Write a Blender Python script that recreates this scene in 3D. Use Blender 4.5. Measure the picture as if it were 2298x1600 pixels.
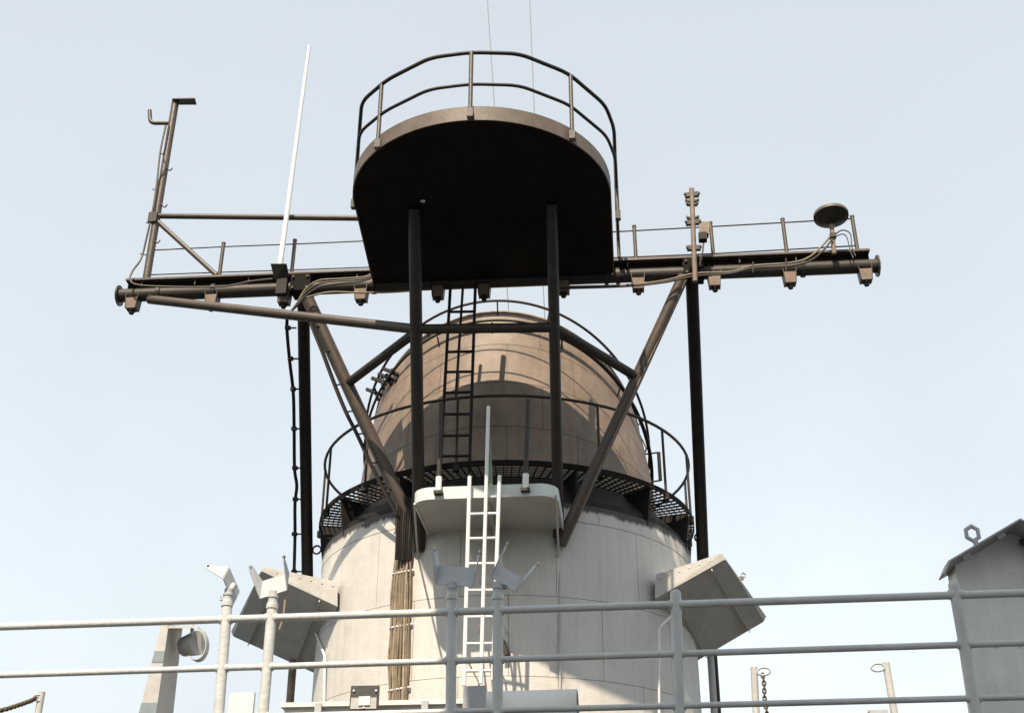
import bpy, math, random
from mathutils import Vector, Matrix
random.seed(7)
R = math.radians
PI = math.pi
for o in list(bpy.data.objects): bpy.data.objects.remove(o)
scene = bpy.context.scene
col = scene.collection

# ------------------------------------------------------------------ camera
CAM_Z, PITCH, YAW, FPX = 1.7, R(28.0), R(5.5), 2700.0     # eye on the main deck, looking up at the funnel
cam = bpy.data.cameras.new('camera')
cam.sensor_width = 36.0
cam.lens = 36.0 * FPX / 2298.0
cam.clip_end = 20000
cam_o = bpy.data.objects.new('camera', cam)
col.objects.link(cam_o)
cam_o.location = (0, 0, CAM_Z)
cam_o.rotation_euler = (PI/2 + PITCH, 0, YAW)
scene.camera = cam_o
CR = Matrix.Rotation(YAW, 3, 'Z') @ Matrix.Rotation(PI/2 + PITCH, 3, 'X')

# ------------------------------------------------------------------ sky and sun
SUN_E, SUN_A = R(51.5), R(9.0)        # elevation; angle to the left of straight behind the camera (ship axes)
world = bpy.data.worlds.new('World')
scene.world = world
world.use_nodes = True
nt = world.node_tree
nt.nodes.clear()
wo = nt.nodes.new('ShaderNodeOutputWorld')
bg = nt.nodes.new('ShaderNodeBackground')
sky = nt.nodes.new('ShaderNodeTexSky')
sky.sky_type = 'NISHITA'
sky.sun_disc = False
sky.sun_elevation = SUN_E
sky.sun_rotation = PI + SUN_A
sky.altitude = 0
sky.air_density = 1.5
sky.dust_density = 0.6
sky.ozone_density = 2.0
hs = nt.nodes.new('ShaderNodeHueSaturation')
hs.inputs['Saturation'].default_value = 0.36
hs.inputs['Value'].default_value = 1.0
nt.links.new(sky.outputs[0], hs.inputs['Color'])
veil = nt.nodes.new('ShaderNodeMix')       # thin, even high veil of summer haze over the whole sky
veil.data_type = 'RGBA'
tc = nt.nodes.new('ShaderNodeTexCoord')
vn = nt.nodes.new('ShaderNodeTexNoise')
vn.inputs['Scale'].default_value = 2.6; vn.inputs['Detail'].default_value = 5; vn.inputs['Roughness'].default_value = 0.5
vr = nt.nodes.new('ShaderNodeMapRange')
vr.inputs['From Min'].default_value = 0.3; vr.inputs['From Max'].default_value = 0.7
vr.inputs['To Min'].default_value = 0.62; vr.inputs['To Max'].default_value = 0.86
nt.links.new(tc.outputs['Generated'], vn.inputs['Vector'])
nt.links.new(vn.outputs['Fac'], vr.inputs['Value'])
nt.links.new(vr.outputs[0], veil.inputs['Factor'])
nt.links.new(hs.outputs[0], veil.inputs['A'])
veil.inputs['B'].default_value = (2.30, 2.51, 2.64, 1)
nt.links.new(veil.outputs['Result'], bg.inputs[0])
bg.inputs[1].default_value = 0.15
nt.links.new(bg.outputs[0], wo.inputs[0])
sl = bpy.data.lights.new('sun', 'SUN')
sl.energy = 3.9
sl.angle = R(0.53)
sl.color = (1.0, 0.86, 0.675)
so = bpy.data.objects.new('sun', sl)
col.objects.link(so)
sdir = Vector((-math.sin(SUN_A)*math.cos(SUN_E), -math.cos(SUN_A)*math.cos(SUN_E), math.sin(SUN_E)))
so.rotation_euler = (-sdir).to_track_quat('-Z', 'Y').to_euler()
so.location = (0, 0, 40)
vs = scene.view_settings
vs.view_transform = 'Standard'
vs.look = 'None'
vs.exposure = 1.0
vs.gamma = 1.0
scene.render.resolution_x = 1024
scene.render.resolution_y = 712

# ------------------------------------------------------------------ survey helpers: sight lines of the photograph met with real planes
def ray(px, py):
    return CR @ Vector(((px-1149)/FPX, (800-py)/FPX, -1.0))
def P(px, py, v):                   # point at distance v along the ship
    d = ray(px, py)
    return Vector((0, 0, CAM_Z)) + d * (v / d.y)
def PZ(px, py, z):                  # point at height z
    d = ray(px, py)
    return Vector((0, 0, CAM_Z)) + d * ((z - CAM_Z) / d.z)

# ------------------------------------------------------------------ materials
MATS = {}
def paint(name, c, rough=0.55, var=0.12, scale=3.0, rust=0.0, rustcol=(0.10, 0.045, 0.02), streak=0.0, bump=0.25, metallic=0.0, spec=0.4, dent=0.0):
    c = [x*0.86 for x in c]
    m = bpy.data.materials.new(name)
    m.use_nodes = True
    t = m.node_tree
    b = t.nodes['Principled BSDF']
    b.inputs['Roughness'].default_value = rough
    b.inputs['Metallic'].default_value = metallic
    b.inputs['Specular IOR Level'].default_value = spec
    g = t.nodes.new('ShaderNodeNewGeometry')
    n = t.nodes.new('ShaderNodeTexNoise'); n.inputs['Scale'].default_value = scale; n.inputs['Detail'].default_value = 8; n.inputs['Roughness'].default_value = 0.65
    t.links.new(g.outputs['Position'], n.inputs['Vector'])
    r = t.nodes.new('ShaderNodeValToRGB')
    r.color_ramp.elements[0].position = 0.3; r.color_ramp.elements[1].position = 0.7
    r.color_ramp.elements[0].color = [x*(1-var) for x in c] + [1]
    r.color_ramp.elements[1].color = [min(1, x*(1+var)) for x in c] + [1]
    t.links.new(n.outputs['Fac'], r.inputs[0])
    out = r.outputs[0]
    def mixin(out, fac, colr, amt, lo, hi, sc, vec3):
        mp = t.nodes.new('ShaderNodeMapping'); mp.inputs['Scale'].default_value = vec3
        t.links.new(g.outputs['Position'], mp.inputs['Vector'])
        nn = t.nodes.new('ShaderNodeTexNoise'); nn.inputs['Scale'].default_value = sc; nn.inputs['Detail'].default_value = 6; nn.inputs['Roughness'].default_value = 0.7
        t.links.new(mp.outputs[0], nn.inputs['Vector'])
        mr = t.nodes.new('ShaderNodeMapRange'); mr.inputs['From Min'].default_value = lo; mr.inputs['From Max'].default_value = hi; mr.inputs['To Max'].default_value = amt
        t.links.new(nn.outputs['Fac'], mr.inputs['Value'])
        mx = t.nodes.new('ShaderNodeMix'); mx.data_type = 'RGBA'
        t.links.new(mr.outputs[0], mx.inputs['Factor'])
        t.links.new(out, mx.inputs['A']); mx.inputs['B'].default_value = list(colr) + [1]
        return mx.outputs['Result']
    if streak:
        out = mixin(out, None, [x*0.62 for x in c], streak, 0.48, 0.78, 1.0, (7, 7, 0.55))
    if rust:
        out = mixin(out, None, rustcol, rust, 0.58, 0.74, 5.0, (1, 1, 0.6))
    t.links.new(out, b.inputs['Base Color'])
    if bump:
        n2 = t.nodes.new('ShaderNodeTexNoise'); n2.inputs['Scale'].default_value = 26; n2.inputs['Detail'].default_value = 5
        t.links.new(g.outputs['Position'], n2.inputs['Vector'])
        bp = t.nodes.new('ShaderNodeBump'); bp.inputs['Strength'].default_value = bump; bp.inputs['Distance'].default_value = 0.01
        t.links.new(n2.outputs['Fac'], bp.inputs['Height'])
        if dent:
            n3 = t.nodes.new('ShaderNodeTexNoise'); n3.inputs['Scale'].default_value = 1.9; n3.inputs['Detail'].default_value = 2
            t.links.new(g.outputs['Position'], n3.inputs['Vector'])
            b2 = t.nodes.new('ShaderNodeBump'); b2.inputs['Strength'].default_value = dent; b2.inputs['Distance'].default_value = 0.12
            t.links.new(n3.outputs['Fac'], b2.inputs['Height'])
            t.links.new(b2.outputs[0], bp.inputs['Normal'])
        t.links.new(bp.outputs[0], b.inputs['Normal'])
    MATS[name] = m
    return m
M_GREY   = paint('funnel_grey_paint', (0.61, 0.585, 0.545), 0.58, 0.08, 1.3, rust=0.22, rustcol=(.32,.24,.17), streak=0.42, bump=0.35, dent=0.22)
M_SEAM   = paint('seam_dark', (0.20, 0.15, 0.12), 0.8, 0.2)
M_TAN    = paint('sooty_tan_paint', (0.235, 0.175, 0.130), 0.58, 0.26, 2.2, rust=0.5, streak=0.65, spec=0.5, dent=0.15)
M_BLACK  = paint('black_paint', (0.014, 0.0115, 0.010), 0.6, 0.35, 4, spec=0.25)
M_BROWN  = paint('sooty_brown_paint', (0.074, 0.054, 0.040), 0.46, 0.28, 5, rust=0.35, streak=0.3, spec=0.5)
M_DBROWN = paint('dark_brown_paint', (0.036, 0.027, 0.021), 0.50, 0.3, 5, rust=0.25, spec=0.35)
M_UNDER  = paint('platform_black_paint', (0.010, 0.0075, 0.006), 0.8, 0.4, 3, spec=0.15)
M_RIM    = paint('platform_rim_paint', (0.125, 0.097, 0.075), 0.55, 0.25, 4, streak=0.45, rust=0.4)
M_WHITE  = paint('white_paint', (0.80, 0.79, 0.76), 0.45, 0.04, 4, rust=0.10)
M_PLAT   = paint('white_platform_paint', (0.66, 0.69, 0.66), 0.5, 0.08, 3, streak=0.25, rust=0.15)
M_LGREY  = paint('light_grey_paint', (0.50, 0.49, 0.465), 0.5, 0.10, 3, rust=0.25, rustcol=(.27,.20,.14), streak=0.35, dent=0.25)
M_RAIL   = paint('rail_grey_paint', (0.58, 0.585, 0.57), 0.42, 0.10, 6, rust=0.30, rustcol=(.26,.18,.12), bump=0.5)
M_VANE   = paint('vane_grey_metal', (0.46, 0.47, 0.48), 0.45, 0.1, 8)
M_MARK   = paint('blue_grey_band', (0.24, 0.28, 0.31), 0.6, 0.1, 5)
M_CABLE  = paint('straw_cable', (0.25, 0.195, 0.135), 0.7, 0.35, 9, rust=0.5, rustcol=(0.08, 0.05, 0.03))
M_CABLE2 = paint('pale_straw_cable', (0.36, 0.295, 0.215), 0.7, 0.3, 9, rust=0.4, rustcol=(0.10, 0.06, 0.04))
M_DCABLE = paint('dark_cable', (0.04, 0.032, 0.026), 0.55, 0.3, 8)
M_BCABLE = paint('brass_cable', (0.20, 0.155, 0.10), 0.5, 0.3, 8)
M_LAMP   = paint('lamp_housing_tan', (0.22, 0.155, 0.112), 0.6, 0.25, 8, rust=0.5)
M_ROPE   = paint('rope_brown', (0.12, 0.085, 0.05), 0.9, 0.4, 40)
M_CHAIN  = paint('rusty_chain', (0.10, 0.06, 0.035), 0.8, 0.4, 30)
M_GREEN  = paint('faded_green_paint', (0.22, 0.30, 0.20), 0.6, 0.2, 8)
M_LID    = paint('white_lid_paint', (0.74, 0.72, 0.68), 0.5, 0.04, 2)
M_FRAME  = paint('grey_fixture_paint', (0.07, 0.065, 0.06), 0.5, 0.1, 8)
M_DECK   = paint('deck_grey_paint', (0.055, 0.053, 0.05), 0.8, 0.2, 1)
M_VENT   = paint('ventilator_grey_paint', (0.84, 0.82, 0.79), 0.5, 0.07, 2.5, rust=0.25, rustcol=(.30,.22,.15), streak=0.35, dent=0.3)
M_SEA    = paint('sea_water', (0.012, 0.03, 0.04), 0.12, 0.2, 0.05, bump=0.0)
M_WIRE   = paint('stay_wire_steel', (0.22, 0.23, 0.25), 0.5, 0.1, 8)

# ------------------------------------------------------------------ mesh builder
class MB:
    def __init__(s): s.v = []; s.f = []; s.sm = []
    def add(s, vs, fs, smooth=False):
        o = len(s.v)
        s.v += [Vector(x) for x in vs]
        for f in fs:
            s.f.append([o+i for i in f]); s.sm.append(smooth)
        return s
    def tube(s, pts, r, seg=12, closed=False, caps=True, r2=None):
        pts = [Vector(p) for p in pts]
        n = len(pts)
        if r2 is None: r2 = r
        rings = []
        prev = None
        for i in range(n):
            if closed:
                t = (pts[(i+1) % n] - pts[i]).normalized() + (pts[i] - pts[i-1]).normalized()
            elif i == 0: t = pts[1]-pts[0]
            elif i == n-1: t = pts[-1]-pts[-2]
            else: t = (pts[i+1]-pts[i]).normalized() + (pts[i]-pts[i-1]).normalized()
            t.normalize()
            if prev is None:
                a = Vector((0, 0, 1)) if abs(t.z) < 0.9 else Vector((1, 0, 0))
                e = t.cross(a).normalized()
            else:
                e = (prev - t*prev.dot(t)).normalized()
            prev = e
            b = t.cross(e)
            rr = r + (r2-r)*i/max(1, n-1)
            k = 1.0
            if 0 < i < n-1 or closed:
                d1 = (pts[i]-pts[i-1]).normalized()
                k = 1.0/max(0.6, abs(d1.dot(t)))
            rings.append([pts[i] + (e*math.cos(2*PI*j/seg) + b*math.sin(2*PI*j/seg))*rr*(k if k < 1.15 else 1.15) for j in range(seg)])
        vs = [p for rg in rings for p in rg]
        fs = []
        m = n if closed else n-1
        for i in range(m):
            a, b2 = i*seg, ((i+1) % n)*seg
            for j in range(seg):
                j2 = (j+1) % seg
                fs.append((a+j, b2+j, b2+j2, a+j2))
        s.add(vs, fs, True)
        if caps and not closed:
            s.add(rings[0], [tuple(range(seg))], False)
            s.add(rings[-1], [tuple(reversed(range(seg)))], False)
        return s
    def hexa(s, c):                 # 8 corners: bottom loop 0-3, top loop 4-7
        return s.add(c, [(3, 2, 1, 0), (4, 5, 6, 7), (0, 1, 5, 4), (1, 2, 6, 5), (2, 3, 7, 6), (3, 0, 4, 7)])
    def box(s, c, sx, sy, sz, rot=None):
        q = [(-1, -1, -1), (1, -1, -1), (1, 1, -1), (-1, 1, -1), (-1, -1, 1), (1, -1, 1), (1, 1, 1), (-1, 1, 1)]
        c = Vector(c)
        vs = []
        for a in q:
            d = Vector((a[0]*sx/2, a[1]*sy/2, a[2]*sz/2))
            if rot is not None: d = rot @ d
            vs.append(c+d)
        return s.hexa(vs)
    def prism(s, poly, vec):
        poly = [Vector(p) for p in poly]; n = len(poly); vec = Vector(vec)
        s.add(poly, [tuple(reversed(range(n)))]); s.add([p+vec for p in poly], [tuple(range(n))])
        s.add(poly + [p+vec for p in poly], [(i, (i+1) % n, n+(i+1) % n, n+i) for i in range(n)])
        return s
    def lathe(s, prof, c, axis=Vector((0, 0, 1)), seg=24, smooth=True):
        axis = Vector(axis).normalized(); c = Vector(c)
        a = Vector((1, 0, 0)) if abs(axis.x) < 0.9 else Vector((0, 1, 0))
        e = axis.cross(a).normalized(); b = axis.cross(e)
        for i in range(len(prof)-1):
            (r0, h0), (r1, h1) = prof[i], prof[i+1]
            vs = []
            for (rr, h) in ((r0, h0), (r1, h1)):
                vs += [c + axis*h + (e*math.cos(2*PI*j/seg) + b*math.sin(2*PI*j/seg))*rr for j in range(seg)]
            s.add(vs, [(j, (j+1) % seg, seg+(j+1) % seg, seg+j) for j in range(seg)], smooth)
        return s
    def build(s, name, mat, parent=None, kind=None):
        off = Vector((0, 0, 0)); p = parent
        while p is not None:
            off += p.location; p = p.parent
        me = bpy.data.meshes.new(name)
        me.from_pydata([tuple(x-off) for x in s.v], [], s.f)
        for i, pl in enumerate(me.polygons): pl.use_smooth = s.sm[i]
        me.materials.append(mat)
        me.validate(); me.update()
        import bmesh
        bm = bmesh.new(); bm.from_mesh(me)
        bmesh.ops.recalc_face_normals(bm, faces=bm.faces)
        bm.to_mesh(me); bm.free()
        o = bpy.data.objects.new(name, me)
        col.objects.link(o)
        if parent is not None: o.parent = parent
        if kind: o['kind'] = kind
        return o
def tag(o, label, cat, group=None):
    o['label'] = label; o['category'] = cat
    if group: o['group'] = group
    return o
def thing(name, label, cat, loc, group=None):
    o = bpy.data.objects.new(name, None)
    o.empty_display_size = 0.2
    o.location = loc
    col.objects.link(o)
    return tag(o, label, cat, group)
def tube(name, pts, r, mat, parent=None, **k): return MB().tube(pts, r, **k).build(name, mat, parent)
def lerp(a, b, t): return a + (b-a)*t
def bend(pts, rad, n=5):            # polyline with rounded corners
    pts = [Vector(p) for p in pts]
    out = [pts[0]]
    for i in range(1, len(pts)-1):
        a, b, c = pts[i-1], pts[i], pts[i+1]
        d1 = (a-b); d2 = (c-b)
        q = min(rad, d1.length*0.45, d2.length*0.45)
        p1 = b + d1.normalized()*q; p2 = b + d2.normalized()*q
        for k in range(n+1):
            t = k/n
            out.append(p1*(1-t)**2 + b*2*t*(1-t) + p2*t*t)
    out.append(pts[-1])
    return out
def smooth_path(pts, n=6):          # Catmull-Rom
    pts = [Vector(p) for p in pts]
    q = [pts[0]*2-pts[1]] + pts + [pts[-1]*2-pts[-2]]
    out = []
    for i in range(1, len(q)-2):
        for k in range(n):
            t = k/n
            a, b, c, d = q[i-1], q[i], q[i+1], q[i+2]
            out.append(0.5*((2*b) + (c-a)*t + (2*a-5*b+4*c-d)*t*t + (3*b-a-3*c+d)*t**3))
    out.append(pts[-1])
    return out
def copy_child(src, parent, loc=None, rotz=None):
    c = src.copy(); col.objects.link(c); c.parent = parent
    if loc is not None: c.location = loc
    if rotz is not None: c.rotation_euler = (0, 0, rotz)
    return c

# ------------------------------------------------------------------ the setting
def struct(mb, name, mat):
    o = mb.build(name, mat); o['kind'] = 'structure'; return o
struct(MB().add([(-6000, -6000, -7), (6000, -6000, -7), (6000, 6000, -7), (-6000, 6000, -7)], [(0, 1, 2, 3)]), 'sea', M_SEA)
struct(MB().box((0, 5, -3.6), 16, 90, 7.2), 'main_deck', M_DECK)
DECK2 = 3.2
struct(MB().box((0, 24.8, 1.602), 14, 32, 3.196), 'upper_deck', M_DECK)

# ------------------------------------------------------------------ funnel
AX = P(1137, 1270, 19.0)
AXU, AXV = AX.x, 19.0
RL, RU = 3.00, 2.29                 # radii of lower casing and upper casing
Z_TOPL = CAM_Z + 6.25               # top of grey casing
def cyl(r, th, z):                  # th = 0 faces the camera side
    return Vector((AXU + r*math.sin(th), AXV - r*math.cos(th), z))
def z_rim(v): return CAM_Z + 8.22 + (AXV - v)*0.67
funnel = thing('funnel', 'big round ship funnel, pale grey casing below and sooty tan casing with slanted top above', 'funnel', (AXU, AXV, DECK2))
core = MB()
N = 72
core.lathe([(RL-0.014, 3.2), (RL-0.014, Z_TOPL)], (AXU, AXV, 0), seg=N)
core.lathe([(RL-0.014, Z_TOPL), (RU-0.2, Z_TOPL+0.02)], (AXU, AXV, 0), seg=N, smooth=False)
core.build('lower_core', M_SEAM, funnel)
rows = [3.2, CAM_Z+3.76, CAM_Z+4.86, CAM_Z+5.98]
NC = 14
ph0 = math.asin((P(1250, 1350, 16.2).x - AXU)/RL)
RB = 2.51                           # the upper casing bulges towards its foot
def r_drum(f): return RB - (RB-RU)*(f**2.2)
def curved_plate(r, th0, th1, zlo, zhi, nseg=8, thick=0.014, gap=0.0035, rhi=None):
    mb = MB(); vs = []
    g = gap/r
    for k in range(nseg+1):
        th = lerp(th0+g, th1-g, k/nseg)
        for tk in (thick, 0.0):
            vs.append(cyl(r-tk, th, zlo(th)+gap)); vs.append(cyl((rhi or r)-tk, th, zhi(th)-gap))
    fs = []
    for k in range(nseg):
        a, b = 4*k, 4*k+4
        fs += [(a+2, b+2, b+3, a+3)]
    mb.add(vs, fs, True)
    fs2 = []
    for k in range(nseg):
        a, b = 4*k, 4*k+4
        fs2 += [(a, b, b+2, a+2), (a+1, a+3, b+3, b+1)]
    e = 4*nseg
    fs2 += [(0, 2, 3, 1), (e, e+1, e+3, e+2)]
    mb.add(vs, fs2, False)
    return mb
for i in range(3):
    z0, z1 = rows[i], rows[i+1]
    for c in range(NC):
        th0 = ph0 + 2*PI*c/NC + (PI/NC if i % 2 else 0)
        curved_plate(RL, th0, th0+2*PI/NC, lambda t: z0, lambda t: z1).build('plate', M_GREY, funnel)
for c in range(NC):
    th0 = ph0 + 2*PI*c/NC + PI/NC
    curved_plate(RL+0.004, th0, th0+2*PI/NC, lambda t: rows[3], lambda t: Z_TOPL).build('plate', M_GREY, funnel)
m_ = M_GREY.copy(); m_.name = 'sooty_grey_paint'; t_ = m_.node_tree
b_ = t_.nodes['Principled BSDF']; src = b_.inputs['Base Color'].links[0].from_socket
g_ = t_.nodes.new('ShaderNodeNewGeometry'); sp = t_.nodes.new('ShaderNodeSeparateXYZ'); t_.links.new(g_.outputs['Position'], sp.inputs[0])
mp_ = t_.nodes.new('ShaderNodeMapping'); mp_.inputs['Scale'].default_value = (5, 5, 0.7); t_.links.new(g_.outputs['Position'], mp_.inputs[0])
nz = t_.nodes.new('ShaderNodeTexNoise'); nz.inputs['Scale'].default_value = 1.0; nz.inputs['Detail'].default_value = 7; nz.inputs['Roughness'].default_value = 0.7; t_.links.new(mp_.outputs[0], nz.inputs['Vector'])
r1 = t_.nodes.new('ShaderNodeMapRange'); r1.inputs['From Min'].default_value = rows[3]-0.02; r1.inputs['From Max'].default_value = Z_TOPL; t_.links.new(sp.outputs['Z'], r1.inputs['Value'])
ad = t_.nodes.new('ShaderNodeMath'); ad.operation = 'ADD'; t_.links.new(r1.outputs[0], ad.inputs[0]); t_.links.new(nz.outputs['Fac'], ad.inputs[1])
r2 = t_.nodes.new('ShaderNodeMapRange'); r2.inputs['From Min'].default_value = 1.08; r2.inputs['From Max'].default_value = 1.26; r2.inputs['To Max'].default_value = 0.93; t_.links.new(ad.outputs[0], r2.inputs['Value'])
mx_ = t_.nodes.new('ShaderNodeMix'); mx_.data_type = 'RGBA'; t_.links.new(r2.outputs[0], mx_.inputs['Factor']); t_.links.new(src, mx_.inputs['A']); mx_.inputs['B'].default_value = (0.02, 0.016, 0.013, 1)
t_.links.new(mx_.outputs['Result'], b_.inputs['Base Color'])
for o_ in funnel.children:           # soot and old black paint run down over the topmost plates
    if o_.name.startswith('plate') and max(v_.co.z for v_ in o_.data.vertices) > Z_TOPL - DECK2 - 0.05: o_.data.materials[0] = m_
# dark conical skirt between the casings
MB().lathe([(RL-0.03, Z_TOPL+0.002), (RL-0.04, Z_TOPL+0.10), (RB+0.03, Z_TOPL+0.55)], (AXU, AXV, 0), seg=N).build('skirt', M_BLACK, funnel)
ZB = Z_TOPL + 0.30
vs, fs = [], []
for j in range(N):
    th = 2*PI*j/N
    zt_ = z_rim(cyl(RU, th, 0).y)
    for k in range(5):
        f_ = (0, .34, .58, .80, 1.0)[k]
        p = cyl(r_drum(f_)-0.016, th, lerp(ZB, zt_-0.004, f_)); vs.append(p)
for j in range(N):
    a, b = 5*j, 5*((j+1) % N)
    fs += [(a+k, b+k, b+k+1, a+k+1) for k in range(4)]
MB().add(vs, fs, True).build('upper_core', M_SEAM, funnel)
fr = [0.0, 0.34, 0.58, 0.80, 1.0]
for i in range(4):
    for c in range(NC):
        th0 = 2*PI*c/NC + (PI/NC if i % 2 else 0) + 0.1
        def zz(f): return lambda t: lerp(ZB, z_rim(cyl(RU, t, 0).y), f)
        curved_plate(r_drum(fr[i]), th0, th0+2*PI/NC, zz(fr[i]), zz(fr[i+1]), rhi=r_drum(fr[i+1])).build('plate', M_TAN, funnel)
# cap plate and rim bead
MB().add([cyl(RU-0.03, 2*PI*j/N, z_rim(cyl(RU-0.03, 2*PI*j/N, 0).y)-0.03) for j in range(N)], [tuple(range(N))]).build('cap', M_BLACK, funnel)
def rimloop(r, dz, a0=0, a1=2*PI, n=72):
    full = abs(a1-a0-2*PI) < 1e-6
    return [cyl(r, a0+(a1-a0)*j/(n if full else n-1), z_rim(cyl(r, a0+(a1-a0)*j/(n if full else n-1), 0).y)+dz) for j in range(n)]
MB().tube(rimloop(RU-0.005, 0.0), 0.028, seg=8, closed=True).build('rim_bead', M_TAN, funnel)
rail = MB().tube(rimloop(RU+0.15, 0.02, R(-112), R(112)), 0.022, seg=8).build('rim_rail', M_DBROWN, funnel)
for a in (-105, -80, -55, -28, 2, 22, 50, 78, 105):
    q0 = cyl(RU, R(a), 0); q1 = cyl(RU+0.15, R(a), 0)
    tube('bracket', [Vector((q0.x, q0.y, z_rim(q0.y)-0.08)), Vector((q1.x, q1.y, z_rim(q1.y)+0.02))], 0.012, M_DBROWN, rail, seg=6)
rail2 = MB().tube(rimloop(RU+0.15, -0.34, R(-112), R(24), 48), 0.022, seg=8).build('foot_rail', M_DBROWN, funnel)
for a in (-95, -70, -45, -22, 0):
    q0 = cyl(RU-0.005, R(a), 0); q1 = cyl(RU+0.12, R(a), 0)
    tube('bracket', [Vector((q0.x, q0.y, z_rim(q0.y)-0.55)), Vector((q1.x, q1.y, z_rim(q1.y)-0.34))], 0.014, M_DBROWN, rail2, seg=6)
rail3 = MB().tube(rimloop(RU+0.17, -0.43, R(25), R(118), 40), 0.032, seg=8).build('foot_rail', M_BLACK, funnel)
for a in (27, 55, 80, 105):
    q0 = cyl(RU-0.005, R(a), 0); q1 = cyl(RU+0.13, R(a), 0)
    tube('bracket', [Vector((q0.x, q0.y, z_rim(q0.y)-0.70)), Vector((q1.x, q1.y, z_rim(q1.y)-0.43))], 0.016, M_DBROWN, rail3, seg=6)
    tube('bracket', [Vector((q0.x, q0.y, z_rim(q0.y)-0.06)), Vector((q1.x, q1.y, z_rim(q1.y)-0.43))], 0.012, M_DBROWN, rail3, seg=6)
# clutter of clips on the left shoulder
for a, dz in ((-62, 0.0), (-56, -0.05), (-50, -0.22), (-46, -0.28)):
    q = cyl(RU+0.13, R(a), 0)
    c = Vector((q.x, q.y, z_rim(q.y)+dz))
    m = MB().box(c, 0.30, 0.05, 0.05, Matrix.Rotation(R(25), 3, 'Y')); m.box(c+Vector((0.05, -0.02, -0.06)), 0.05, 0.05, 0.22, Matrix.Rotation(R(-20), 3, 'Y'))
    m.build('clip', M_BLACK, funnel)

# ------------------------------------------------------------------ gallery round the funnel
ZC = CAM_Z + 6.78
RC = 3.10
gal = thing('gallery', 'dark grated walkway with handrail running round the funnel below its tan casing', 'walkway', (AXU, AXV, ZC))
gm = MB()
for j in range(150):
    th = 2*PI*j/150
    a, b = cyl(RB-0.02, th, ZC), cyl(RC-0.01, th, ZC)
    t = Vector((math.cos(th), math.sin(th), 0))*0.006
    gm.hexa([a-t, b-t, b+t, a+t, a-t+Vector((0, 0, .03)), b-t+Vector((0, 0, .03)), b+t+Vector((0, 0, .03)), a+t+Vector((0, 0, .03))])
for k in range(7):
    rr = lerp(RB+0.04, RC-0.06, k/6)
    gm.tube([cyl(rr, 2*PI*j/72, ZC+0.015) for j in range(72)], 0.009, seg=4, closed=True)
gm.build('grating', M_BLACK, gal, kind='stuff')
em = MB()
em.lathe([(RC, ZC-0.04), (RC, ZC+0.045)], (AXU, AXV, 0), seg=N); em.lathe([(RC-0.012, ZC-0.04), (RC-0.012, ZC+0.045)], (AXU, AXV, 0), seg=N)
em.lathe([(RC-0.012, ZC-0.04), (RC, ZC-0.04)], (AXU, AXV, 0), seg=N, smooth=False); em.lathe([(RC-0.012, ZC+0.045), (RC, ZC+0.045)], (AXU, AXV, 0), seg=N, smooth=False)
em.build('edge_strip', M_UNDER, gal)
MB().tube([cyl(RC-0.02, R(-128)+R(256)*j/63, ZC+1.08) for j in range(64)], 0.024, seg=8).build('handrail', M_DBROWN, gal)
for a in (-128, -104, -81, -62, -38, -8, 32, 58, 79, 100, 128):
    p = cyl(RC-0.02, R(a), ZC-0.05)
    st = tube('stanchion', [p, p+Vector((0, 0, 1.13))], 0.021, M_DBROWN, gal, seg=8)
    MB().box(p+Vector((0, 0, 0.0)), 0.09, 0.09, 0.10).build('socket', M_BLACK, st)
for a in range(-125, 126, 25):
    th = R(a)
    t = Vector((math.cos(th), math.sin(th), 0))*0.012
    poly = [cyl(RC-0.02, th, ZC-0.02), cyl(RC-0.02, th, ZC-0.10), cyl(RL-0.02, th, Z_TOPL-0.25), cyl(RU+0.1, th, Z_TOPL+0.3), cyl(RU+0.1, th, ZC-0.02)]
    MB().prism([p-t for p in poly], t*2).build('bracket', M_BLACK, gal)
# wire-mesh toe panels at both flanks and a shackle ring
for sg in (-1, 1):
    m = MB()
    for k in range(9):
        th = R(sg*(84+2.2*k)); m.tube([cyl(RC-0.05, th, ZC-0.05), cyl(RC-0.10, th, ZC-0.52)], 0.007, seg=4)
    for k in range(8):
        z = ZC-0.05-0.065*k
        m.tube([cyl(RC-0.05-0.05*k/7, R(sg*(84+2.2*j)), z) for j in range(9)], 0.007, seg=4)
    m.build('mesh_panel', M_BLACK, gal, kind='stuff')
    c = cyl(RC+0.06, R(sg*86), ZC-0.22)
    tube('shackle_ring', [c+Vector((0.07*math.cos(2*PI*j/14), 0, 0.07*math.sin(2*PI*j/14))) for j in range(14)], 0.016, M_BLACK, gal, seg=6, closed=True)
# side hanging gear on the right of the upper casing
pa, pb = P(1478, 1015, 18.6), P(1482, 1078, 18.6)
m = MB().tube([pa, pb], 0.03, seg=8); m.tube([pa, pa+Vector((-0.40, 0.1, 0))], 0.014, seg=6); m.tube([pb, pb+Vector((-0.34, 0.1, 0))], 0.014, seg=6)
m.build('hanging_bar', M_BLACK, gal)

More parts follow.
